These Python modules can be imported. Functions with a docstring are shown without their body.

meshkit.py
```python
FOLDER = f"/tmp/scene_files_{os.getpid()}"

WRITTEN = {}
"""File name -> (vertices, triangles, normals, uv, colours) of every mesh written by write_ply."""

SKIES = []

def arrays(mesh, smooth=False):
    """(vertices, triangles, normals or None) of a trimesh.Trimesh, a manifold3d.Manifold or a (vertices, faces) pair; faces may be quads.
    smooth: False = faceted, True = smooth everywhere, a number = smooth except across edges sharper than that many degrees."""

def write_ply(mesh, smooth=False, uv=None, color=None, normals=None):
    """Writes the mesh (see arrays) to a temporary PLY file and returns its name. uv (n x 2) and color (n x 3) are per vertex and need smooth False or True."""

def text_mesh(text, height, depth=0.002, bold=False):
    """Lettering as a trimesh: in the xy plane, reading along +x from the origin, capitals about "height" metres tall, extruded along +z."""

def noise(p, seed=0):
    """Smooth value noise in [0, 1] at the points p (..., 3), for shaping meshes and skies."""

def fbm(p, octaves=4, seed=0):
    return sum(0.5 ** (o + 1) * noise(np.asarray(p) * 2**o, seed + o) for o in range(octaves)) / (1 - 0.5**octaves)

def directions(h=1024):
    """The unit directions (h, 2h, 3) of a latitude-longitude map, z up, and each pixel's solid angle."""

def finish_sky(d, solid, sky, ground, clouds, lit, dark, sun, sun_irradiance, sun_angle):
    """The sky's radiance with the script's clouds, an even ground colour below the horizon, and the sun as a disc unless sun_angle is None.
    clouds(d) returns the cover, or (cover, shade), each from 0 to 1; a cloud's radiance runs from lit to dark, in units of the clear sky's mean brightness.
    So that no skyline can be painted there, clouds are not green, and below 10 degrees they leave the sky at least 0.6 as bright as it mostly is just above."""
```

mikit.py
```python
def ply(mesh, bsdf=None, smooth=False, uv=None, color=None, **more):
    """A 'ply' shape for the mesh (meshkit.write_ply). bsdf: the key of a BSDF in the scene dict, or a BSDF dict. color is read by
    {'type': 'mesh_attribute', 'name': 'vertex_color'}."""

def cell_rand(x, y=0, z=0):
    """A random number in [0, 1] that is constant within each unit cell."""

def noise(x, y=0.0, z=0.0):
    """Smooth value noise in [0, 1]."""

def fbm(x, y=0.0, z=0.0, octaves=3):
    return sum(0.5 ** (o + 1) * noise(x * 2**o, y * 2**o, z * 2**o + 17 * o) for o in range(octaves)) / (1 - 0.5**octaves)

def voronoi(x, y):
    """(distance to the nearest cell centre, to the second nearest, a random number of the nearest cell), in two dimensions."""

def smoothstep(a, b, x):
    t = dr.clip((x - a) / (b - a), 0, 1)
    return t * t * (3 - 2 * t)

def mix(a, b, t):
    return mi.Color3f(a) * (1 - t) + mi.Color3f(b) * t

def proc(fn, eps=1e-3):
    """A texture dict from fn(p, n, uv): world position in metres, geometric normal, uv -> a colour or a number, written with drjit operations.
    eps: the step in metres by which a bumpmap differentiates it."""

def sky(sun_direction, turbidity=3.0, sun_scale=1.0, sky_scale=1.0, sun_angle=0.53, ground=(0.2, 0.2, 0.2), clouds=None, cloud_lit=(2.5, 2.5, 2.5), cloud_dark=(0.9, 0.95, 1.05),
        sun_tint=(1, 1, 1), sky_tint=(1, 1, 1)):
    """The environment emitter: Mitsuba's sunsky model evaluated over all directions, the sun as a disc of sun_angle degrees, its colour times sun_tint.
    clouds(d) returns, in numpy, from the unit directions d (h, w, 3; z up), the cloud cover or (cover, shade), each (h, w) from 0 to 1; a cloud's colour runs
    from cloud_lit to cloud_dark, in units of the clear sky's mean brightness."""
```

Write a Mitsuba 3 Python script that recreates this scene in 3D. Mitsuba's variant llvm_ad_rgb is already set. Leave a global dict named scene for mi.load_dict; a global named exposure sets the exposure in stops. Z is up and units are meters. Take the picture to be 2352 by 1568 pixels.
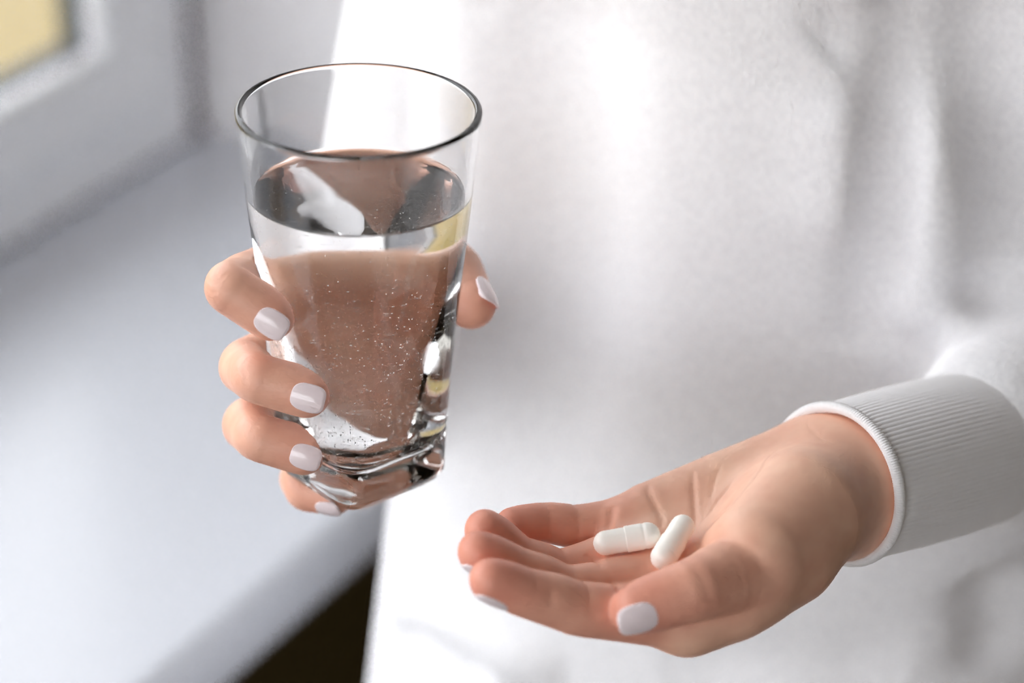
import math
import numpy as np
import trimesh
import mitsuba as mi
import drjit as dr
import mikit
import meshkit
from mikit import noise, fbm, smoothstep, mix
from scipy.spatial import cKDTree

T = mi.ScalarTransform4f
rng = np.random.default_rng(7)
scene, labels = {}, {}

# ------------------------------------------------------------------ camera, sky, exposure
CAM = np.array([0.0, 0.0, 1.588])
PITCH = math.radians(27.5)
FWD = np.array([0.0, math.cos(PITCH), -math.sin(PITCH)])
scene['camera'] = {
    'type': 'thinlens', 'fov': 21.155, 'fov_axis': 'x', 'near_clip': 0.05, 'far_clip': 100.0,
    'aperture_radius': 0.0112, 'focus_distance': 0.893,
    'to_world': T().look_at(origin=CAM.tolist(), target=(CAM + FWD).tolist(), up=[0, 0, 1]),
}
exposure = 5.3
SUN = (-0.6, -0.5, 0.62)


def overcast(d):
    return np.ones(d.shape[:2]), 0.25 + 0.3 * meshkit.fbm(d * 2.2, 3)


scene['sky'] = mikit.sky(SUN, turbidity=4.0, sun_scale=0.0, sky_scale=1.0, ground=(0.25, 0.24, 0.22), clouds=overcast,
                         cloud_lit=(1.13, 1.15, 1.18), cloud_dark=(0.82, 0.85, 0.89))


# ------------------------------------------------------------------ materials
def rgb(*c):
    return {'type': 'rgb', 'value': list(c)}


def two(d):
    return {'type': 'twosided', 'bsdf': d}


def plastic(c, rough=0.3, spec=0.5):
    return two({'type': 'principled', 'base_color': c, 'roughness': rough, 'specular': spec})


def skin_bump(p, n, uv):
    a = dr.abs(noise(p[0] * 620, p[1] * 620, p[2] * 620) - 0.5)
    b = dr.abs(noise(p[0] * 1300 + 7, p[1] * 1300, p[2] * 1300) - 0.5)
    return 0.9 * smoothstep(0.0, 0.12, a) + 0.5 * smoothstep(0.0, 0.16, b) + 0.5 * noise(p[0] * 2600, p[1] * 2600, p[2] * 2600)


scene['m_skin'] = two({'type': 'bumpmap', 'arbitrary': mikit.proc(skin_bump, 2e-4), 'scale': 0.00004,
                       'bsdf': {'type': 'principled', 'base_color': {'type': 'mesh_attribute', 'name': 'vertex_color'},
                                'roughness': 0.43, 'specular': 0.42, 'sheen': 0.15}})


def knit_bump(p, n, uv):
    return 0.5 * noise(p[0] * 900, p[1] * 900, p[2] * 420) + 0.35 * noise(p[0] * 2200, p[1] * 2200, p[2] * 1300)


def knit_tone(p, n, uv):
    yarn = 0.6 * noise(p[0] * 1000 + p[2] * 250, p[1] * 1000, p[2] * 420) + 0.4 * noise(p[0] * 2300, p[1] * 2300, p[2] * 1500)
    return mix((0.81, 0.805, 0.83), (0.895, 0.89, 0.91), smoothstep(0.2, 0.75, yarn))


scene['m_knit'] = two({'type': 'bumpmap', 'arbitrary': mikit.proc(knit_bump, 3e-4), 'scale': 0.0005,
                       'bsdf': {'type': 'principled', 'base_color': mikit.proc(knit_tone), 'roughness': 0.85, 'specular': 0.15, 'sheen': 0.3}})
scene['m_cuff'] = two({'type': 'principled', 'base_color': rgb(0.84, 0.835, 0.85), 'roughness': 0.85, 'specular': 0.15, 'sheen': 0.3})
scene['m_nail'] = two({'type': 'principled', 'base_color': rgb(0.80, 0.69, 0.715), 'roughness': 0.12, 'specular': 0.6, 'clearcoat': 0.7, 'clearcoat_gloss': 0.95})
scene['m_capsule'] = two({'type': 'principled', 'base_color': rgb(0.92, 0.895, 0.84), 'roughness': 0.28, 'specular': 0.5, 'clearcoat': 0.3, 'clearcoat_gloss': 0.85})
scene['m_glass'] = {'type': 'dielectric', 'int_ior': 1.51, 'ext_ior': 1.0}
scene['m_water_glass'] = {'type': 'dielectric', 'int_ior': 1.33, 'ext_ior': 1.51}
scene['m_water_air'] = {'type': 'dielectric', 'int_ior': 1.33, 'ext_ior': 1.0}
scene['m_bubble'] = two({'type': 'principled', 'base_color': rgb(0.96, 0.96, 0.95), 'roughness': 0.4, 'specular': 0.6})
scene['m_wall'] = two({'type': 'principled', 'base_color': mikit.proc(lambda p, n, uv: mix((0.82, 0.80, 0.805), (0.86, 0.845, 0.85), fbm(p[0] * 8, p[1] * 8, p[2] * 8))), 'roughness': 0.9, 'specular': 0.2})
scene['m_wall_dark'] = plastic(rgb(0.22, 0.185, 0.145), 0.8, 0.2)
scene['m_ceiling'] = plastic(rgb(0.8, 0.8, 0.8), 0.9, 0.2)
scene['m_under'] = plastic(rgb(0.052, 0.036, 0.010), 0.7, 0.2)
scene['m_floor'] = plastic(mikit.proc(lambda p, n, uv: mix((0.10, 0.06, 0.028), (0.16, 0.10, 0.05), fbm(p[0] * 6, p[1] * 50, 0))), 0.45, 0.4)
scene['m_sill'] = plastic(rgb(0.60, 0.62, 0.67), 0.28, 0.5)
scene['m_frame'] = plastic(rgb(0.78, 0.79, 0.81), 0.3, 0.5)
scene['m_gasket'] = plastic(rgb(0.10, 0.115, 0.12), 0.6, 0.3)
scene['m_pane'] = {'type': 'thindielectric', 'int_ior': 1.5}
scene['m_facade'] = plastic(mikit.proc(lambda p, n, uv: mix((0.34, 0.265, 0.12), (0.38, 0.30, 0.14), fbm(p[0] * 2, p[1] * 2, p[2] * 2))), 0.9, 0.1)


# ------------------------------------------------------------------ mesh helpers
def add(key, mesh, mat, smooth=False, color=None, **lab):
    scene[key] = mikit.ply(mesh, mat, smooth=smooth, color=color)
    if lab:
        labels[key] = lab


def norm(v):
    v = np.asarray(v, float)
    return v / np.linalg.norm(v)


def ortho(hint, axis):
    hint = np.asarray(hint, float)
    return norm(hint - axis * (hint @ axis))


def chaikin(p, n=2):
    p = np.asarray(p, float)
    for _ in range(n):
        q = [p[0]]
        for a, b in zip(p[:-1], p[1:]):
            q += [0.72 * a + 0.28 * b, 0.28 * a + 0.72 * b]
        q.append(p[-1])
        p = np.array(q)
    return p


def smin(a, b, k):
    h = np.maximum(k - np.abs(a - b), 0) / k
    return np.minimum(a, b) - h * h * k * 0.25


class Chain:
    """A tapering limb along a rounded polyline. Columns of the control rows: x y z r. up: the dorsal direction, along which dorsal / palmar flatten it."""

    def __init__(self, rows, up=None, dorsal=1.0, palmar=1.0, creases=(), rounds=2, wide=1.0):
        self.p = chaikin(np.asarray(rows, float), rounds)
        seg = np.linalg.norm(np.diff(self.p[:, :3], axis=0), axis=1)
        self.s = np.concatenate([[0], np.cumsum(seg)])
        self.up, self.dorsal, self.palmar, self.creases, self.wide = up, dorsal, palmar, creases, wide
        r = self.p[:, 3].max() * 1.3 + 0.012
        self.lo, self.hi = self.p[:, :3].min(0) - r, self.p[:, :3].max(0) + r

    def __call__(self, q):
        best = np.full(len(q), 9.0)
        for i in range(len(self.p) - 1):
            a, b = self.p[i], self.p[i + 1]
            ba = b[:3] - a[:3]
            l2 = ba @ ba
            if l2 < 1e-14:
                continue
            t = np.clip((q - a[:3]) @ ba / l2, 0, 1)
            v = q - a[:3] - t[:, None] * ba
            r = a[3] + t * (b[3] - a[3])
            if self.up is None:
                d = np.sqrt((v * v).sum(1)) - r
            else:
                n = ortho(self.up, ba / math.sqrt(l2))
                c = v @ n
                ln = np.sqrt((v * v).sum(1))
                f = np.where(c > 0, self.dorsal, self.palmar)
                d = np.sqrt(np.maximum(ln * ln + c * c * (f * f - 1), 0)) / (1 + (f - 1) * 0.5 * (c * c) / (ln * ln + 1e-12)) - r
                for s0, amp, w in self.creases:
                    s = self.s[i] + t * (self.s[i + 1] - self.s[i])
                    d = d + amp * np.exp(-((s - s0) / w) ** 2) * np.clip(-c / (ln + 1e-9) + 0.35, 0, 1)
            best = np.minimum(best, d)
        return best


class Field:
    """A smooth union of limbs: list of (limb, k). Further displacements: (polyline on the surface, depth, width)."""

    def __init__(self):
        self.items, self.lines, self.post = [], [], None

    def add(self, f, k):
        self.items.append((f, k))
        return f

    def raw(self, q):
        d = np.full(len(q), 0.05)
        for f, k in self.items:
            on = np.flatnonzero(((q > f.lo) & (q < f.hi)).all(1))
            if len(on):
                kk = k if not hasattr(f, 'root') else 0.0012 + (k - 0.0012) * np.exp(-(((q[on] - f.root) ** 2).sum(1)) / 0.017 ** 2)
                d[on] = smin(d[on], f(q[on]), kk)
        return d

    def line(self, pts, depth, width, n=60):
        """Adds a crease (depth > 0) or a ridge (depth < 0) along points pulled onto the surface."""
        pts = np.asarray(pts, float)
        s = np.linspace(0, len(pts) - 1, n)
        p = np.stack([np.interp(s, np.arange(len(pts)), pts[:, k]) for k in range(3)], 1)
        ker = np.ones(9) / 9
        p = np.stack([np.convolve(np.pad(p[:, k], 4, 'edge'), ker, 'valid') for k in range(3)], 1)
        for _ in range(6):
            p = p - 0.8 * self.raw(p)[:, None] * self.grad(p, self.raw)
        taper = np.minimum(1, np.minimum(np.arange(n), np.arange(n)[::-1]) / (0.22 * n))
        self.lines.append((cKDTree(p), taper, depth, width, p.min(0) - 3 * width, p.max(0) + 3 * width))

    def grad(self, p, f, h=2e-4):
        e = np.eye(3) * h
        g = np.stack([f(p + e[k]) - f(p - e[k]) for k in range(3)], 1)
        return g / (np.linalg.norm(g, axis=1, keepdims=True) + 1e-12)

    def __call__(self, q):
        d = self.raw(q)
        for tree, taper, depth, width, lo, hi in self.lines:
            on = np.flatnonzero((np.abs(d) < 4 * width) & ((q > lo) & (q < hi)).all(1))
            if len(on):
                dist, idx = tree.query(q[on], distance_upper_bound=3 * width)
                ok = np.isfinite(dist)
                d[on[ok]] += depth * taper[idx[ok]] * np.exp(-(dist[ok] / width) ** 2)
        return self.post(q, d) if self.post else d


def surface(f, lo, hi, h, polish=2):
    """Surface nets of the field f, evaluated in the blocks near the surface only."""
    lo, hi = np.asarray(lo, float), np.asarray(hi, float)
    B = 6
    nb = np.ceil((hi - lo) / (h * B)).astype(int)
    n = nb * B + 1
    ctr = np.stack(np.meshgrid(*[np.arange(k) for k in nb], indexing='ij'), -1).reshape(-1, 3)
    dc = f(lo + (ctr + 0.5) * B * h)
    near = np.abs(dc) < B * h * 0.9 * 1.35 + h
    vol = np.repeat(np.repeat(np.repeat(dc.reshape(nb), B, 0), B, 1), B, 2)
    vol = np.pad(vol, ((0, 1),) * 3, mode='edge').astype(np.float32)
    off = np.stack(np.meshgrid(*[np.arange(B + 1)] * 3, indexing='ij'), -1).reshape(-1, 3)
    mark = np.zeros(n, bool)
    idx = (ctr[near][:, None, :] * B + off[None]).reshape(-1, 3)
    mark[idx[:, 0], idx[:, 1], idx[:, 2]] = True
    ii = np.argwhere(mark)
    out = np.empty(len(ii))
    for a in range(0, len(ii), 400_000):
        out[a:a + 400_000] = f(lo + ii[a:a + 400_000] * h)
    vol[mark] = out
    neg = vol < 0
    c = [neg[i:n[0] - 1 + i, j:n[1] - 1 + j, k:n[2] - 1 + k] for i in (0, 1) for j in (0, 1) for k in (0, 1)]
    cnt = sum(x.astype(np.int8) for x in c)
    cells = np.argwhere((cnt > 0) & (cnt < 8))
    cid = -np.ones(n - 1, int)
    cid[cells[:, 0], cells[:, 1], cells[:, 2]] = np.arange(len(cells))
    corner = np.array([[i, j, k] for i in (0, 1) for j in (0, 1) for k in (0, 1)])
    val = np.stack([vol[tuple((cells + o).T)] for o in corner], 1)
    acc, num = np.zeros((len(cells), 3)), np.zeros(len(cells))
    for a in range(8):
        for b in range(a + 1, 8):
            if np.abs(corner[a] - corner[b]).sum() == 1:
                x = (val[:, a] < 0) != (val[:, b] < 0)
                t = val[:, a] / (val[:, a] - val[:, b] + 1e-20)
                acc[x] += (corner[a] + t[:, None] * (corner[b] - corner[a]))[x]
                num[x] += 1
    v = lo + (cells + acc / num[:, None]) * h
    faces = []
    for ax in range(3):
        o = np.eye(3, dtype=int)[ax]
        u, w = np.eye(3, dtype=int)[(ax + 1) % 3], np.eye(3, dtype=int)[(ax + 2) % 3]
        sl = lambda s: tuple(slice(s[k], n[k] - 1 + s[k]) if k == ax else slice(1, n[k] - 1) for k in range(3))  # noqa: E731
        A, Bn = neg[sl([0, 0, 0])], neg[sl(list(o))]
        e = np.argwhere(A != Bn) + (1 - o)
        ins = neg[tuple(e.T)]
        q = np.stack([cid[tuple((e - u - w).T)], cid[tuple((e - w).T)], cid[tuple(e.T)], cid[tuple((e - u).T)]], 1)
        q[~ins] = q[~ins][:, ::-1]
        faces.append(q)
    q = np.vstack(faces)
    q = q[(q >= 0).all(1)]
    for _ in range(polish):
        e = np.eye(3) * h * 0.25
        f0 = f(v)
        g = np.stack([f(v + e[k]) - f(v - e[k]) for k in range(3)], 1) / (0.5 * h)
        s = f0 / ((g * g).sum(1) + 1e-9)
        v = v - np.clip(s, -h, h)[:, None] * g * 0.8
    return trimesh.Trimesh(v, np.vstack([q[:, [0, 1, 2]], q[:, [0, 2, 3]]]), process=False)


def box_mesh(o, ex, ey, ez, bevel=0.0):
    """A box from corner o along the edge vectors ex, ey, ez, its edges rounded by bevel."""
    o, ex, ey, ez = (np.asarray(x, float) for x in (o, ex, ey, ez))
    L = [np.linalg.norm(x) for x in (ex, ey, ez)]
    if bevel:
        import manifold3d as m3
        b = min(bevel, min(L) * 0.45)
        s = m3.Manifold.sphere(b, 16)
        m = m3.Manifold.batch_hull([s.translate([x, y, z]) for x in (b, L[0] - b) for y in (b, L[1] - b) for z in (b, L[2] - b)]).to_mesh()
        v, f = np.array(m.vert_properties[:, :3]), np.array(m.tri_verts)
    else:
        t = trimesh.creation.box(L)
        v, f = np.array(t.vertices) + np.array(L) / 2, np.array(t.faces)
    w = o + v[:, :1] * ex / L[0] + v[:, 1:2] * ey / L[1] + v[:, 2:] * ez / L[2]
    if np.linalg.det(np.stack([ex, ey, ez])) < 0:
        f = f[:, ::-1]
    return trimesh.Trimesh(w, f, process=False)


def grid_mesh(P, close_u=False, flip=False):
    nu, nv = P.shape[:2]
    i, j = np.meshgrid(np.arange(nu - (0 if close_u else 1)), np.arange(nv - 1), indexing='ij')
    i2 = (i + 1) % nu
    q = np.stack([i * nv + j, i2 * nv + j, i2 * nv + j + 1, i * nv + j + 1], -1).reshape(-1, 4)
    if flip:
        q = q[:, ::-1]
    return trimesh.Trimesh(P.reshape(-1, 3), np.vstack([q[:, [0, 1, 2]], q[:, [0, 2, 3]]]), process=False)


# ------------------------------------------------------------------ the room
SILL_Z = 0.8497
KC = np.array([-0.2189, 1.7003]) + 0.034 * np.array([0.485, 0.875])  # corner of sill, window and reveal (x, y)
EW = norm([-0.485, -0.875])                 # along the window wall, towards the camera's side
NW = np.array([-EW[1], EW[0]])              # into the room
E3, N3, Z3 = np.array([*EW, 0]), np.array([*NW, 0]), np.array([0, 0, 1.0])
K3 = np.array([*KC, SILL_Z])
SD = 0.353                                  # depth of the sill
WIN_L, WIN_H, ROOM_H = 2.7, 1.45, 2.65
GROUND = np.array([0, 0, -SILL_Z])


def struct(name, mesh, mat, label, smooth=False):
    add(name, mesh, mat, smooth, kind='structure', label=label)


struct('floor', box_mesh(K3 + GROUND - E3 * 2.2 - Z3 * 0.1 - N3 * 0.4, E3 * 6.5, N3 * 4.2, Z3 * 0.1), 'm_floor', 'dark brown wooden floor of the room')
struct('ceiling', box_mesh([0, 0, ROOM_H] + np.array([*KC, 0]) - E3 * 2.2 - N3 * 0.4, E3 * 6.5, N3 * 4.2, Z3 * 0.1), 'm_ceiling', 'plain white ceiling above the frame')
struct('wall_window', trimesh.util.concatenate([
    box_mesh(K3 - N3 * 0.03 - E3 * 2.2, E3 * 2.2, N3 * (SD - 0.02), Z3 * (ROOM_H - SILL_Z)),
    box_mesh(K3 + Z3 * WIN_H - N3 * 0.03, E3 * WIN_L, N3 * (SD - 0.02), Z3 * (ROOM_H - SILL_Z - WIN_H)),
    box_mesh(K3 + E3 * WIN_L - N3 * 0.03, E3 * 0.5, N3 * (SD - 0.02), Z3 * (ROOM_H - SILL_Z))]), 'm_wall', 'pale plastered wall and reveal beside the window')
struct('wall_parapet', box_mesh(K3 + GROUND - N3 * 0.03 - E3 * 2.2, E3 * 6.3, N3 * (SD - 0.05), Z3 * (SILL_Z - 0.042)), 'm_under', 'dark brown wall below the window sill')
struct('wall_far', box_mesh(K3 + GROUND - E3 * 2.2 + N3 * (SD - 0.1), -E3 * 0.1, N3 * 3.5, Z3 * ROOM_H), 'm_wall', 'pale wall behind the person')
struct('wall_right', box_mesh(K3 + GROUND - E3 * 2.2 + N3 * 3.4, E3 * 6.2, N3 * 0.1, Z3 * ROOM_H), 'm_wall_dark', 'taupe wall at the right of the room')
BW0, BW1, BZ0, BZ1 = 0.1, 1.8, 0.15, 2.45   # second window, in the wall behind the camera
WB = K3 + GROUND + E3 * 3.1
struct('wall_back', trimesh.util.concatenate([
    box_mesh(WB - N3 * 0.12, N3 * (BW0 + 0.12), E3 * 0.2, Z3 * ROOM_H), box_mesh(WB + N3 * BW1, N3 * (3.45 - BW1), E3 * 0.2, Z3 * ROOM_H),
    box_mesh(WB + N3 * BW0, N3 * (BW1 - BW0), E3 * 0.2, Z3 * BZ0), box_mesh(WB + N3 * BW0 + Z3 * BZ1, N3 * (BW1 - BW0), E3 * 0.2, Z3 * (ROOM_H - BZ1))]), 'm_wall', 'pale wall with a second window behind the camera')
struct('trim_001', box_mesh(K3 - Z3 * 0.04 - N3 * 0.03 - E3 * 0.03, E3 * (WIN_L + 0.06), N3 * (SD + 0.03), Z3 * 0.04, 0.014), 'm_sill', 'wide glossy white window sill with a rounded front edge', 40)

# window: fixed frame, sash, gasket, pane
fw_, fz_ = 0.047, 0.050
sash, sash_z, prd = 0.066, 0.055, 0.014
g0 = 0.024                                   # gap strip between reveal and frame
A = K3 + E3 * g0 + Z3 * 0.004


def ring(o, L, H, w, wz, depth0, depth1, bevel):
    d = N3 * (depth1 - depth0)
    o = o + N3 * depth0
    return trimesh.util.concatenate([box_mesh(o, E3 * L, d, Z3 * wz, bevel), box_mesh(o + Z3 * (H - wz), E3 * L, d, Z3 * wz, bevel),
                                     box_mesh(o, E3 * w, d, Z3 * H, bevel), box_mesh(o + E3 * (L - w), E3 * w, d, Z3 * H, bevel)])


FL, FH = WIN_L - 2 * g0, WIN_H - 0.004
win = 'window_001'
labels[win] = {'kind': 'structure', 'label': 'white plastic framed window with a bright yellow view outside'}
add(win + '__frame', ring(A, FL, FH, fw_, fz_, -0.03, 0.0, 0.006), 'm_frame', 40)
S = A + E3 * (fw_ - 0.004) + Z3 * (fz_ - 0.004)
SL, SH = FL - 2 * fw_ + 0.008, FH - 2 * fz_ + 0.008
add(win + '__sash', ring(S, SL, SH, sash, sash_z, -0.026, prd, 0.009), 'm_frame', 40)
G = S + E3 * (sash - 0.004) + Z3 * (sash_z - 0.004)
GL, GH = SL - 2 * sash + 0.008, SH - 2 * sash_z + 0.008
add(win + '__gasket', ring(G, GL, GH, 0.007, 0.007, -0.02, -0.002, 0.002), 'm_gasket')
add(win + '__pane', box_mesh(G - N3 * 0.014, E3 * GL, N3 * 0.0005, Z3 * GH), 'm_pane')
add(win + '__joint_strip', trimesh.util.concatenate([box_mesh(K3 - N3 * 0.03, E3 * (g0 + 0.002), N3 * 0.015, Z3 * WIN_H), box_mesh(K3 - N3 * 0.03, E3 * WIN_L, N3 * 0.022, Z3 * 0.006)]), 'm_gasket')
# the house across the street
FA = K3 - N3 * 3.2 - E3 * 26 - Z3 * 5
labels['neighbour_house'] = {'label': 'yellow house facade seen blurred through the window', 'category': 'building'}
add('neighbour_house__facade', box_mesh(FA, E3 * 36, -N3 * 0.3, Z3 * 5.6), 'm_facade')

# ------------------------------------------------------------------ glass of water
GB = np.array([-0.05161, 0.81046, 1.11563])      # centre of the underside
tilt = math.radians(1.15)
GM = np.array([[math.cos(tilt), 0, math.sin(tilt)], [0, 1, 0], [-math.sin(tilt), 0, math.cos(tilt)]])
GH_, FLOOR_Z, WATER_Z = 0.1345, 0.0125, 0.1065
YAW = math.radians(-4.0)
HW_Z = np.array([0, 0.004, 0.02, 0.04, 0.07, 0.1, 0.12, 0.1345])
HW_R = np.array([0.0272, 0.0285, 0.0292, 0.0307, 0.0333, 0.0363, 0.0382, 0.0397])


def glass_pt(x):
    return GB + np.asarray(x) @ GM.T


def cross(phi, hw, p):
    """Rounded square of corner distance hw, corners towards 0, 90, 180, 270 degrees; p = 2 is a circle."""
    c, s = np.abs(np.cos(phi - math.pi / 4)), np.abs(np.sin(phi - math.pi / 4))
    return hw * 2 ** (1 / p - 0.5) / (c ** p + s ** p) ** (1 / p)


def p_at(z):
    return np.interp(z, [0, 0.006, 0.02, 0.04, 0.07, 0.1], [5.5, 5.2, 4.2, 3.1, 2.35, 2.0])


NPHI = 240
PHI = np.arange(NPHI) / NPHI * 2 * math.pi


def ring_pts(z, inset):
    hw = np.interp(z, HW_Z, HW_R)
    r = cross(PHI, hw, p_at(max(z, 0.0))) - inset
    a = PHI + YAW
    return np.stack([r * np.sin(a), -r * np.cos(a), np.full(NPHI, z)], 1)


def shrink(z, f, dz=0.0):
    p = ring_pts(z, 0.0)
    p[:, :2] *= f
    p[:, 2] = z + dz
    return p


def loft(rings, flip=False):
    return grid_mesh(np.stack([glass_pt(r) for r in rings], 1), close_u=True, flip=flip)


WALL = 0.0025
outer = [shrink(0, f, 0.0022 * (1 - (f / 0.8) ** 2)) for f in (0.001, 0.3, 0.55, 0.7, 0.8)] + [shrink(0, f, z) for f, z in ((0.87, 0.0), (0.93, 0.0003), (0.97, 0.0011), (0.99, 0.0022))]
outer += [ring_pts(z, 0) for z in np.concatenate([np.linspace(0.004, 0.1325, 60)])]
zt = GH_ - 0.0012
lip = [ring_pts(zt, WALL * 0.5 - WALL * 0.5 * math.cos(a)) + np.array([0, 0, 0.0012 * math.sin(a)]) for a in np.linspace(0.15, math.pi, 9)]


def inner_ring(z):
    """Inside wall; near the floor it rounds in."""
    t = (z - FLOOR_Z) / 0.009
    ins = WALL + 0.0011 * max(0, 1 - z / 0.06)
    if t < 1:
        ins += 0.009 * (1 - math.sqrt(max(0, 1 - (1 - t) ** 2))) * 0.8
    p = ring_pts(z, ins)
    return p


inner_up = [inner_ring(z) for z in np.linspace(zt - 0.001, WATER_Z, 18)]
inner_dn = [inner_ring(z) for z in WATER_Z + (FLOOR_Z - WATER_Z) * np.linspace(0, 1, 60) ** 0.8]
last = inner_dn[-1]
floor_rings = []
for f in (0.85, 0.6, 0.35, 0.12, 0.001):
    q = last.copy()
    q[:, :2] *= f
    q[:, 2] = FLOOR_Z - 0.0006 * (1 - f)
    floor_rings.append(q)
labels['drinking_glass'] = {'label': 'clear drinking glass with a square base, held in the hand at left', 'category': 'glass'}
add('drinking_glass__body', loft(outer + lip + inner_up), 'm_glass', 35)
men = [inner_ring(WATER_Z)]
top = []
for k, f in enumerate((1.0, 0.985, 0.96, 0.92, 0.8, 0.5, 0.2, 0.001)):
    q = inner_ring(WATER_Z).copy()
    q[:, :2] *= f
    q[:, 2] = WATER_Z - 0.0014 * (1 - math.exp(-(1 - f) / 0.025))
    top.append(q)
labels['water'] = {'label': 'clear water with tiny bubbles filling most of the drinking glass', 'category': 'water'}
add('water__volume', loft(inner_dn + floor_rings, flip=True), 'm_water_glass', 35)
add('water__surface', loft(top), 'm_water_air', 60)

# tiny bubbles sitting on the inside of the glass
ico = trimesh.creation.icosphere(1, 1.0)
bub = []
for _ in range(2300):
    z = FLOOR_Z + 0.001 + (WATER_Z - 0.006 - FLOOR_Z) * rng.beta(0.85, 1.5)
    k = rng.integers(NPHI) if rng.random() < 0.35 else int(NPHI * rng.uniform(-0.27, 0.27)) % NPHI
    rr = inner_ring(z)[k]
    r = rng.uniform(0.00013, 0.00025)
    if rng.random() < 0.25:
        rr[:2] *= rng.uniform(0.2, 0.98)
    rad = np.linalg.norm(rr[:2])
    rr[:2] *= (rad - r * 1.15) / rad
    bub.append((glass_pt(rr) + ico.vertices * r, ico.faces))
bv = np.vstack([b[0] for b in bub])
bf = np.vstack([b[1] + k * len(ico.vertices) for k, b in enumerate(bub)])
add('water__air_bubbles', trimesh.Trimesh(bv, bf, process=False), 'm_bubble', True, kind='stuff', label='tiny air bubbles clinging inside the glass')

# ------------------------------------------------------------------ hands
FIELD_R, FIELD_L = Field(), Field()
nails = []


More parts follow.
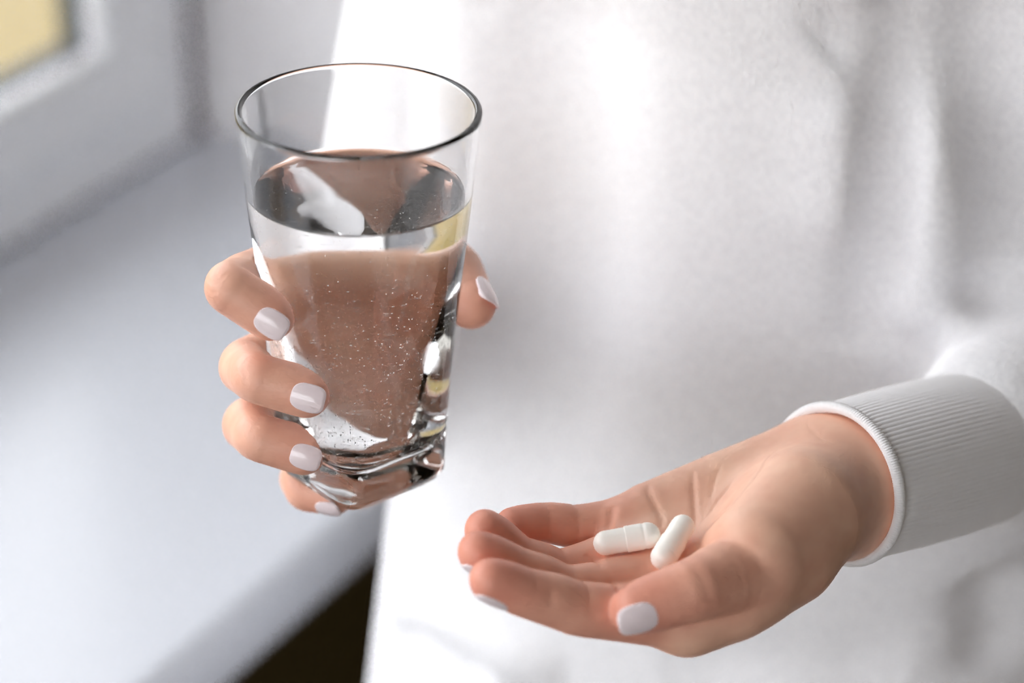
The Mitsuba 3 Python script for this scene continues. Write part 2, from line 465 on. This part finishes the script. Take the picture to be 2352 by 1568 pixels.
def finger(F, joints, radii, up, k=0.006, own=0.0006, nail=None, crease=0.0005, tip_flat=1.12, palmar=1.0, rounds=1):
    """joints: knuckle, middle joint, end joint, centre of the tip ball."""
    J, R = np.asarray(joints, float), radii
    rows = [[*J[0], R[0]]]
    for a, b, ra, rb, slim in ((0, 1, R[0], R[1], 0.965), (1, 2, R[1], R[2], 0.985), (2, 3, R[2], R[3], 1.0)):
        m = 0.5 * (J[a] + J[b])
        rows.append([*(0.7 * J[a] + 0.3 * J[b]), (0.7 * ra + 0.3 * rb) * slim])
        rows.append([*(0.3 * J[a] + 0.7 * J[b]), (0.3 * ra + 0.7 * rb) * slim])
        rows.append([*J[b], rb])
    L = [np.linalg.norm(J[i + 1] - J[i]) for i in range(3)]
    cr = [(L[0] + 0.001, crease, 0.0011), (L[0] + L[1], crease, 0.001), (L[0] * 0.45, -0.0006, 0.007), (L[0] + L[1] * 0.5, -0.0006, 0.005), (L[0] + L[1] + L[2] * 0.75, -0.0009, 0.006)]
    c = Chain(rows, up=up, dorsal=tip_flat, palmar=palmar, creases=cr, rounds=rounds)
    c.s *= sum(L) / c.s[-1]
    c.root = 0.8 * J[0] + 0.2 * J[1]
    F.add(c, k)
    if nail:
        nails.append((F, J, R, up, nail))
    return c


# --- right hand, holding the glass
ci, cm, cr_, cp = (-0.05234, 0.90646, 1.13857), (-0.05245, 0.90946, 1.12625), (-0.05204, 0.90946, 1.11622), (-0.05113, 0.90646, 1.10768)
F = FIELD_R
mi_, mm_, mr_, mp_ = (-0.07926, 0.85446, 1.17344), (-0.07848, 0.85646, 1.14198), (-0.07757, 0.85646, 1.11662), (-0.07118, 0.85646, 1.09426)
for a, b, r0, r1 in ((ci, mi_, 0.0155, 0.0112), (cm, mm_, 0.0160, 0.0112), (cr_, mr_, 0.0160, 0.0108), (cp, mp_, 0.0150, 0.0100)):
    F.add(Chain([[*a, r0], [*b, r1]], rounds=0), 0.010)
fore_r = np.array((-0.05223, 0.92046, 1.11513))
F.add(Chain([[*fore_r, 0.0225], [*(fore_r + FWD * 0.20), 0.031]], rounds=0), 0.014)
tr_cmc, tr_mcp = (-0.04321, 0.90046, 1.14244), (-0.02857, 0.87046, 1.16465)
F.add(Chain([[*tr_cmc, 0.0170], [*tr_mcp, 0.0125]], rounds=0), 0.012)
F.add(Chain([[*(-0.07246, 0.86646, 1.17539), 0.0085], [*(-0.05185, 0.88046, 1.17385), 0.0090], [*tr_mcp, 0.0090]], rounds=1), 0.012)
finger(F, [tr_cmc, tr_mcp, (-0.01972, 0.84646, 1.17549), (-0.01354, 0.82846, 1.17133)], [0.0150, 0.0120, 0.0100, 0.0084], norm([0.80, -0.25, 0.50]), k=0.010, nail=(0.0060, 0.0130, 0.88))
finger(F, [mi_, (-0.08851, 0.81246, 1.18839), (-0.09147, 0.78846, 1.19723), (-0.07768, 0.78446, 1.18877)], [0.0100, 0.0090, 0.0083, 0.0078], norm([-0.35, -0.9, 0.42]), nail=(0.0052, 0.0116, 0.98), rounds=2)
finger(F, [mm_, (-0.09034, 0.81046, 1.15690), (-0.08312, 0.78446, 1.16625), (-0.06694, 0.78146, 1.16225)], [0.0100, 0.0090, 0.0083, 0.0079], norm([-0.40, -0.9, 0.42]), nail=(0.0053, 0.0118, 0.95), rounds=2)
finger(F, [mr_, (-0.09068, 0.81246, 1.13376), (-0.08424, 0.79146, 1.14021), (-0.06926, 0.78946, 1.13588)], [0.0098, 0.0088, 0.0081, 0.0077], norm([-0.40, -0.9, 0.40]), nail=(0.0049, 0.0108, 0.88), rounds=2)
finger(F, [mp_, (-0.07363, 0.82446, 1.10484), (-0.07115, 0.81146, 1.10727), (-0.06097, 0.80646, 1.10833)], [0.0088, 0.0076, 0.0069, 0.0064], norm([-0.1, -0.85, -0.35]), nail=(0.0042, 0.0094, 0.75), rounds=2)


def keep_off_glass(q, d):
    """Finger pads flatten against the glass instead of entering it."""
    x = (q - GB) @ GM
    r = np.hypot(x[:, 0], x[:, 1])
    phi = np.arctan2(x[:, 0], -x[:, 1]) - YAW
    z = np.clip(x[:, 2], 0, GH_)
    p = p_at(z)
    g = np.maximum((r - cross(phi, np.interp(z, HW_Z, HW_R), p)) * 0.92, -x[:, 2])
    return np.maximum(d, 0.0004 - g)


for pts, dep, wid in (
        ([(-0.09756, 0.78806, 1.20039), (-0.09522, 0.78415, 1.20045), (-0.09201, 0.78293, 1.20136)], 0.00022, 0.0006),
        ([(-0.09811, 0.78710, 1.19853), (-0.09611, 0.78332, 1.19777), (-0.09257, 0.78153, 1.19866)], 0.00018, 0.0006),
        ([(-0.09544, 0.78749, 1.20253), (-0.09290, 0.78402, 1.20237), (-0.09068, 0.78441, 1.20311)], 0.0002, 0.0006),
        ([(-0.09023, 0.78680, 1.16981), (-0.08884, 0.78171, 1.16869), (-0.08719, 0.77901, 1.16567)], 0.00018, 0.0007),
        ([(-0.08729, 0.78340, 1.17193), (-0.08620, 0.77963, 1.17012), (-0.08475, 0.77725, 1.16662)], 0.00018, 0.0007),
        ([(-0.08974, 0.79062, 1.14465), (-0.08897, 0.78741, 1.14283), (-0.08748, 0.78565, 1.14053)], 0.00018, 0.0007)):
    F.line(pts, dep, wid)
F.post = keep_off_glass

# --- left hand, palm up
F = FIELD_L
li, lm, lr, lp = (0.05510, 0.73083, 1.10776), (0.05037, 0.74842, 1.11124), (0.04756, 0.76435, 1.11370), (0.04554, 0.77918, 1.11836)
F.add(Chain([[*lp, 0.0102], [*(0.07944, 0.79393, 1.12070), 0.0145], [*(0.10392, 0.80529, 1.12086), 0.0165]], rounds=1), 0.010)
for b, a, r0, r1 in ((lr, (0.10337, 0.79906, 1.11973), 0.0105, 0.0155), (lm, (0.10404, 0.79100, 1.11939), 0.0105, 0.0155), (li, (0.10291, 0.78005, 1.12002), 0.0108, 0.0155)):
    F.add(Chain([[*b, r0], [*a, r1]], rounds=0), 0.010)
F.add(Chain([[*(0.11474, 0.79532, 1.11904), 0.0225], [*(0.14811, 0.83024, 1.10815), 0.0235], [*(0.26200, 0.95095, 1.08449), 0.035]], rounds=1), 0.016)
t_cmc, t_mcp = (0.09586, 0.76777, 1.12242), (0.07426, 0.73614, 1.12231)
F.add(Chain([[*(0.09472, 0.76585, 1.12739), 0.0200], [*(0.07876, 0.74273, 1.12630), 0.0160]], rounds=0), 0.012)
F.add(Chain([[*(0.09047, 0.75153, 1.11506), 0.0110], [*(0.07253, 0.73506, 1.11157), 0.0092]], rounds=0), 0.012)
F.add(Chain([[*(0.07400, 0.73846, 1.11594), 0.008], [*(0.05993, 0.73210, 1.11021), 0.008]], rounds=0), 0.012)
F.add(Chain([[*(0.04008, 0.77522, 1.11724), 0.0096], [*(0.04963, 0.77958, 1.11695), 0.0095]], rounds=0), 0.003)
for a, b in ((lp, lr), (lr, lm), (lm, li)):
    m = 0.5 * (np.array(a) + np.array(b)) + (np.array((0.03688, 0.74793, 1.11897)) - np.array((0.04805, 0.74793, 1.11897)))
    F.add(Chain([[*m, 0.0082], [*(m + [0.012, 0.004, 0]), 0.009]], rounds=0), 0.005)
finger(F, [t_cmc, t_mcp, (0.05673, 0.72092, 1.12555), (0.03908, 0.71474, 1.12234)], [0.0170, 0.0130, 0.0102, 0.0080], norm([-0.2, -0.95, 0.08]), k=0.008, nail=(0.0058, 0.0130, 1.1), crease=0.0)
finger(F, [li, (0.02092, 0.72063, 1.11850), (0.00390, 0.71626, 1.12743), (-0.00656, 0.71364, 1.13323)], [0.0105, 0.0090, 0.0080, 0.0066], norm([-0.45, -0.55, -0.7]), nail=(0.0050, 0.0120, 0.55))
finger(F, [lm, (0.01712, 0.73478, 1.11536), (0.00123, 0.73294, 1.12482), (-0.01050, 0.73122, 1.13234)], [0.0105, 0.0088, 0.0080, 0.0066], norm([-0.5, -0.6, -0.65]), nail=(0.0050, 0.0118, 0.55))
finger(F, [lr, (0.01505, 0.75089, 1.11165), (0.00196, 0.74832, 1.11971), (-0.00875, 0.74811, 1.13013)], [0.0102, 0.0084, 0.0076, 0.0066], norm([-0.75, -0.45, -0.5]), nail=(0.0048, 0.0112, 0.55))
finger(F, [(0.04554, 0.77852, 1.11708), (0.02064, 0.77278, 1.11688), (0.01057, 0.77093, 1.11984), (0.00028, 0.76593, 1.12105)], [0.0080, 0.0072, 0.0066, 0.0061], norm([-0.1, 0.75, -0.65]), nail=(0.0040, 0.0090, 0.60), crease=0.0008, k=0.003)
for pts, dep, wid in (
        ([(0.05975, 0.78491, 1.13152), (0.05957, 0.77595, 1.12947), (0.05943, 0.76483, 1.12652), (0.05931, 0.75748, 1.12539)], 0.0007, 0.0009),
        ([(0.04424, 0.78099, 1.12832), (0.04512, 0.77466, 1.12808), (0.04719, 0.76931, 1.12647), (0.04879, 0.76362, 1.12527), (0.04784, 0.75788, 1.12399)], 0.0010, 0.0011),
        ([(0.03239, 0.77252, 1.12504), (0.03273, 0.76919, 1.12406), (0.03108, 0.76468, 1.12082), (0.02756, 0.75596, 1.12138)], 0.0012, 0.0014),
        ([(0.08951, 0.79284, 1.13810), (0.08246, 0.77081, 1.14233), (0.07593, 0.75995, 1.13989), (0.07018, 0.75239, 1.13727), (0.06506, 0.75350, 1.13075), (0.05972, 0.75043, 1.12594), (0.05473, 0.72604, 1.13429)], 0.0006, 0.0009),
        ([(0.07331, 0.77617, 1.13314), (0.06719, 0.76815, 1.12964), (0.06325, 0.76081, 1.12747)], 0.0004, 0.0008),
        ([(0.06976, 0.78704, 1.13345), (0.06636, 0.77767, 1.13061), (0.06478, 0.76987, 1.12861)], 0.0003, 0.0008),
        ([(0.02339, 0.75122, 1.11987), (0.02603, 0.74940, 1.11854), (0.02881, 0.73689, 1.12265)], 0.0010, 0.0011),
        ([(0.03083, 0.73434, 1.12101), (0.03323, 0.72578, 1.12405), (0.03547, 0.71561, 1.12943)], 0.0010, 0.0011),
        ([(0.09776, 0.80059, 1.14106), (0.10026, 0.79086, 1.14188), (0.10343, 0.78287, 1.14277)], 0.0002, 0.0008),
        ([(0.05734, 0.71189, 1.12770), (0.05821, 0.71168, 1.12513), (0.05862, 0.71231, 1.12201)], 0.0002, 0.0009),
        ([(0.06173, 0.71353, 1.12759), (0.06252, 0.71368, 1.12463), (0.06311, 0.71466, 1.12111)], 0.0002, 0.0009),
        ([(0.01151, 0.71308, 1.13106), (0.01191, 0.71123, 1.12860), (0.01178, 0.71023, 1.12560)], 0.0003, 0.0018),
        ([(0.02577, 0.71733, 1.12514), (0.02586, 0.71432, 1.12262), (0.02560, 0.71312, 1.11923)], 0.0003, 0.0018)):
    F.line(pts, dep, wid)



def skin_color(F, v):
    """Skin tone of the points v: redder on finger ends and joints, mottled."""
    tips = np.array([n[1][3] for n in nails if n[0] is F])
    jts = np.array([n[1][k] for n in nails if n[0] is F for k in (1, 2)])
    base = np.tile(np.array([0.75, 0.435, 0.312]), (len(v), 1))
    m = (meshkit.fbm(v * 160, 3, 5) - 0.5)[:, None]
    m2 = (meshkit.fbm(v * 55, 2, 9) - 0.5)[:, None]
    dt = cKDTree(tips).query(v)[0]
    dj = cKDTree(jts).query(v)[0]
    red = (0.75 * np.exp(-(dt / 0.015) ** 2) + 0.35 * np.exp(-(dj / 0.012) ** 2))[:, None]
    if F is FIELD_L:   # the fingers of the cupped hand are ruddier than its palm
        along = np.vstack([np.linspace(0.55 * n[1][0] + 0.45 * n[1][1], n[1][1], 5) for n in nails if n[0] is F] + [np.linspace(n[1][k], n[1][k + 1], 6) for n in nails if n[0] is F for k in (1, 2)])
        da = cKDTree(along).query(v)[0]
        f = 1 / (1 + np.exp((da - 0.0125) / 0.0018))
        tip = np.exp(-(dt / 0.013) ** 2)
        red = (0.75 * f + 0.8 * tip)[:, None]
    base = base * (1 + red * np.array([-0.045, -0.25, -0.25])) * (1 + m * np.array([0.14, 0.30, 0.32])) * (1 + m2 * np.array([0.05, 0.14, 0.14]))
    return np.clip(base, 0.02, 0.95)


def nail_mesh(F, J, R, up, spec):
    hw, L, fwd = spec
    a = norm(J[3] - J[2])
    n = ortho(up, a)
    b = np.cross(a, n)
    nu, nv = 41, 33
    u = np.linspace(-1, 1, nu)
    v = np.linspace(0, 1, nv)
    front = J[3] + a * R[3] * fwd           # where the free edge ends
    probe = front - a * L * 0.62
    th = np.arcsin(np.clip(u * hw / (R[3] * 1.05), -0.97, 0.97))
    dirs = np.cos(th)[:, None] * n + np.sin(th)[:, None] * b

    def reach(c):
        t = np.full(nu, 0.02)
        for _ in range(40):
            t = t - 0.8 * F(c + t[:, None] * dirs)
        return t

    r1, r0 = reach(probe), reach(front - a * L * 0.95)
    slope = np.clip((r1 - r0) / (0.33 * L), -0.35, 0.12)
    # a rounded rectangle in polar coordinates: x runs across, s from the cuticle (-L) to the free edge (0)
    nr, na = 22, 72
    q = np.concatenate([np.linspace(0, 0.8, 10), np.linspace(0.83, 1.0, nr - 10)])
    al = np.arange(na) / na * 2 * math.pi
    Q, AL = np.meshgrid(q, al)
    ca, sa = np.cos(AL), np.sin(AL)
    pw = np.where(sa < 0, 3.0, 3.4)           # rounder at the cuticle
    rr = Q / (np.abs(ca) ** pw + np.abs(sa) ** pw) ** (1 / pw)
    x = rr * ca * (1 + 0.05 * rr * sa)
    s = -L / 2 + rr * sa * L / 2
    rad, sl = np.interp(x, u, r1), np.interp(x, u, slope)
    tt = np.arcsin(np.clip(x * hw / (R[3] * 1.05), -0.97, 0.97))
    fall = np.clip((Q - 0.86) / 0.14, 0, 1)
    free = np.clip((sa - 0.45) * 3, 0, 1)     # the free edge stands a little clear of the skin
    h = 0.00040 * (1 - 0.25 * Q ** 2) - 0.00045 * (rr * sa) ** 2 + 0.0001 - fall ** 2 * (0.00085 * (1 - free) + 0.00022 * free)
    rho = rad + sl * (s + 0.62 * L) + h

    def pts(r):
        return front + s[..., None] * a + r[..., None] * (np.cos(tt)[..., None] * n + np.sin(tt)[..., None] * b)

    topP, lowP = pts(rho), pts(rho - 0.0009 * (1 - 0.35 * Q))
    m1, m2 = grid_mesh(topP, close_u=True), grid_mesh(lowP, close_u=True, flip=True)
    mid = 0.5 * (topP[:, -1] + lowP[:, -1])
    out = mid - mid.mean(0)
    rim = mid + 0.0001 * out / np.linalg.norm(out, axis=1, keepdims=True)
    e1 = grid_mesh(np.stack([topP[:, -1], rim, lowP[:, -1]], 1), close_u=True)
    m = trimesh.util.concatenate([m1, m2, e1])
    if m.volume < 0:
        m.invert()
    return m


PERSON = 'person'
labels[PERSON] = {'label': 'person in a white sweatshirt holding a glass and offering two capsules', 'category': 'person'}
meshes = []
for F, h in ((FIELD_R, 0.0008), (FIELD_L, 0.0008)):
    lo = np.min([f.lo for f, k in F.items], 0)
    hi = np.max([f.hi for f, k in F.items], 0)
    meshes.append(surface(F, lo, hi, h))
    meshes[-1].metadata['c'] = skin_color(F, np.array(meshes[-1].vertices))
allm = trimesh.util.concatenate(meshes)
col = np.vstack([m.metadata['c'] for m in meshes])
add(PERSON + '__body', allm, 'm_skin', True, color=col)
for k, spec in enumerate(nails):
    m = nail_mesh(*spec)
    add(PERSON + '__fingernail' + ('' if k == 0 else '_%03d' % k), m, 'm_nail', True)
labels[PERSON + '__fingernail'] = {'label': 'short fingernail with pale pearly polish'}

# ------------------------------------------------------------------ capsules


def capsule(key, c, ax, label):
    c, ax = np.array(c), norm(ax)
    e1 = ortho([0.1, 0.2, 1], ax)
    e2 = np.cross(ax, e1)
    Lh, rb, rc = 0.01090, 0.00398, 0.00428

    def lathe(prof):
        a = np.arange(64) / 64 * 2 * math.pi
        prof = np.array(prof)
        pts = c + prof[None, :, :1] * ax + prof[None, :, 1:] * (np.cos(a)[:, None, None] * e1 + np.sin(a)[:, None, None] * e2)
        return grid_mesh(pts, close_u=True)

    body = [(-Lh + rb * (1 - math.cos(t)), rb * math.sin(t)) for t in np.linspace(0.01, math.pi / 2, 16)] + [(x, rb) for x in (-0.004, -0.002, 0.0015)] + [(0.0018, 0.002)]
    cap = [(-0.0004, 0.0025), (-0.0004, rc - 0.00022), (-0.00028, rc), (0.0, rc + 0.00004), (0.0010, rc)] + [(x, rc - 0.00017 * math.exp(-((x - 0.0056) / 0.0005) ** 2)) for x in np.linspace(0.002, Lh - rc, 24)]
    cap += [(Lh - rc + rc * math.sin(t), rc * math.cos(t)) for t in np.linspace(0.05, math.pi / 2 - 0.01, 16)]
    labels[key] = {'label': label, 'category': 'capsule'}
    add(key + '__shell', lathe(body), 'm_capsule', 40)
    add(key + '__cap', lathe(cap), 'm_capsule', 40)


capsule('capsule', (0.03684, 0.75060, 1.12583), np.array((0.04274, 0.75187, 1.12653)) - np.array((0.03101, 0.75090, 1.12467)), 'white capsule lying lengthwise at the base of the fingers')
capsule('capsule_001', (0.05135, 0.74606, 1.12749), np.array((0.04856, 0.74160, 1.12522)) - np.array((0.05424, 0.75155, 1.12917)), 'white capsule tilted on the palm beside the thumb')

# ------------------------------------------------------------------ sweatshirt
SH = Field()


class Trunk:
    def __init__(self, ctr, yaw, rows, p=2.4):
        self.c, self.w = np.array(ctr), np.array([math.cos(yaw), math.sin(yaw)])
        self.f = np.array([self.w[1], -self.w[0]])
        self.rows, self.pw = np.array(rows), p
        self.lo, self.hi = np.array([ctr[0] - 0.4, ctr[1] - 0.4, self.rows[0, 0] - 0.05]), np.array([ctr[0] + 0.4, ctr[1] + 0.4, self.rows[-1, 0] + 0.05])

    def __call__(self, q):
        z = q[:, 2]
        a, b, ox, oy = (np.interp(z, self.rows[:, 0], self.rows[:, k]) for k in (1, 2, 3, 4))
        x = (q[:, :2] - self.c) @ self.w - ox
        y = (q[:, :2] - self.c) @ self.f - oy
        k = (np.abs(x / a) ** self.pw + np.abs(y / b) ** self.pw) ** (1 / self.pw)
        d = (k - 1) * np.minimum(a, b) * 0.9
        return np.maximum(d, np.maximum(self.rows[0, 0] - z, z - self.rows[-1, 0]))


TC, TY = (0.100, 1.030), math.radians(-26.5)
SH.add(Trunk(TC, TY, [(0.74, .182, .126, 0, 0), (0.86, .170, .120, 0, 0), (1.0, .156, .112, 0.004, 0), (1.15, .146, .112, 0.012, .004), (1.28, .146, .114, 0.012, 0), (1.36, .14, .10, 0, 0), (1.42, .07, .06, 0, -.01)]), 0.03)
SL_, EL, SRt, ER = np.array([0.222, 0.945, 1.335]), np.array((0.26200, 0.95095, 1.08449)), np.array((0.00242, 1.07022, 1.28328)), np.array((-0.04971, 1.06389, 1.03289))
SH.add(Chain([[*SL_, 0.062], [*EL, 0.056]], rounds=0), 0.035)
SH.add(Chain([[*EL, 0.055], [*(0.18043, 0.85919, 1.10530), 0.036], [*(0.17145, 0.84817, 1.10795), 0.0325]], rounds=1), 0.02)
SH.add(Chain([[*SRt, 0.050], [*ER, 0.050]], rounds=0), 0.012)
SH.add(Chain([[*ER, 0.050], [*(fore_r + FWD * 0.075), 0.034], [*(fore_r + FWD * 0.06), 0.031]], rounds=1), 0.02)
for pts, dep, wid in (
        ([(0.13563, 0.89814, 1.27757), (0.13609, 0.89772, 1.25403), (0.13590, 0.89730, 1.22832), (0.13471, 0.89716, 1.20855), (0.13461, 0.89679, 1.18510), (0.13447, 0.89620, 1.16123), (0.13132, 0.89674, 1.13628), (0.12650, 0.89822, 1.11205)], 0.019, 0.010),
        ([(0.14751, 0.89634, 1.22214), (0.15197, 0.89600, 1.18033), (0.15120, 0.89549, 1.14578), (0.14660, 0.89588, 1.12055)], -0.006, 0.018),
        ([(0.12411, 0.89867, 1.22119), (0.12220, 0.89868, 1.18766), (0.11944, 0.89870, 1.15303)], -0.005, 0.020),
        ([(0.15154, 0.89750, 1.27310), (0.15893, 0.89730, 1.24456), (0.16766, 0.89774, 1.22157), (0.17636, 0.89845, 1.20129), (0.18305, 0.89919, 1.17888), (0.18626, 0.90005, 1.15238)], 0.016, 0.016),
        ([(0.17479, 0.89884, 1.17387), (0.17155, 0.89780, 1.15347), (0.16542, 0.89438, 1.13390)], 0.005, 0.010),
        ([(-0.01413, 0.97723, 1.22375), (-0.00591, 0.96702, 1.20740), (-0.00429, 0.96518, 1.18871)], -0.006, 0.012),
        ([(0.00615, 0.95678, 1.27545), (0.00783, 0.95504, 1.24285), (0.00873, 0.95346, 1.21274), (0.00966, 0.95200, 1.18180), (0.01226, 0.94930, 1.15062), (0.01241, 0.94983, 1.12456), (0.00582, 0.95538, 1.08757), (0.00070, 0.96004, 1.04564), (-0.00465, 0.96487, 1.00186)], 0.028, 0.036),
        ([(0.11866, 0.90028, 1.25244), (0.11425, 0.90130, 1.23816), (0.10789, 0.90269, 1.23109)], 0.004, 0.012),
        ([(-0.05523, 1.02769, 0.92763), (-0.03283, 0.98747, 0.94023), (-0.00474, 0.95972, 0.94324), (0.02231, 0.94096, 0.94076)], -0.011, 0.011),
        ([(-0.05312, 1.01809, 0.91785), (-0.02910, 0.98144, 0.92865), (-0.00477, 0.95881, 0.92849)], 0.008, 0.013),
        ([(0.18485, 0.90396, 1.01913), (0.18985, 0.90558, 0.99191), (0.19083, 0.90402, 0.96617)], 0.007, 0.014),
        ([(0.05711, 0.92390, 0.95781), (0.10752, 0.90509, 0.97581), (0.15847, 0.89854, 0.97407)], 0.004, 0.016)):
    SH.line(pts, dep, wid)
add(PERSON + '__sweatshirt', surface(SH, [-0.20, 0.72, 0.70], [0.42, 1.30, 1.46], 0.0035), 'm_knit', True, label='white knitted sweatshirt')

# ribbed cuffs


def cuff(key, c0, c1, ra, rb, hint, nrib=104):
    c0, c1 = np.array(c0), np.array(c1)
    ax = norm(c1 - c0)
    L = np.linalg.norm(c1 - c0)
    e1 = ortho(hint, ax)
    e2 = np.cross(ax, e1)
    prof = [(0.016, -0.0026, 0), (0.006, -0.0026, 0), (0.0016, -0.0024, .3), (0.0002, -0.0017, 1.2), (-0.0004, -0.0006, 1.8), (-0.0003, 0.0005, 1.8), (0.0004, 0.0012, 1.8), (0.0014, 0.0015, 1.8), (0.0024, 0.0013, 1.6), (0.0031, 0.0007, 1.2), (0.0036, 0.0, 1), (0.0044, -0.0002, 1)]
    prof += [(s, 0.0012 * math.sin(min(s / L, 1) * 2.6), 1) for s in np.linspace(0.007, L + 0.012, 40)]
    n = nrib * 10
    a = np.arange(n) / n * 2 * math.pi
    rib = 0.00020 * np.abs(np.cos(a * nrib / 2))
    fine = 0.00018 * np.abs(np.cos(a * nrib))
    wob = 0.00035 * np.sin(a * 3 + 1.0)
    P_ = np.stack([c0 + s * ax + ((ra + dr_ + (rib if w <= 1 else fine) * w + wob)[:, None] * np.cos(a)[:, None] * e1 + (rb + dr_ + (rib if w <= 1 else fine) * w + wob)[:, None] * np.sin(a)[:, None] * e2) for s, dr_, w in prof], 1)
    add(key, grid_mesh(P_, close_u=True), 'm_cuff', True, label='ribbed cuff with a rolled edge')


cuff(PERSON + '__cuff', (0.10754, 0.79214, 1.12159), (0.16315, 0.83965, 1.10890), 0.0262, 0.0285, [0.1, 0.2, 1])
cuff(PERSON + '__cuff_001', (fore_r + FWD * 0.008), (fore_r + FWD * 0.065), 0.027, 0.029, [0, 0.5, 1])
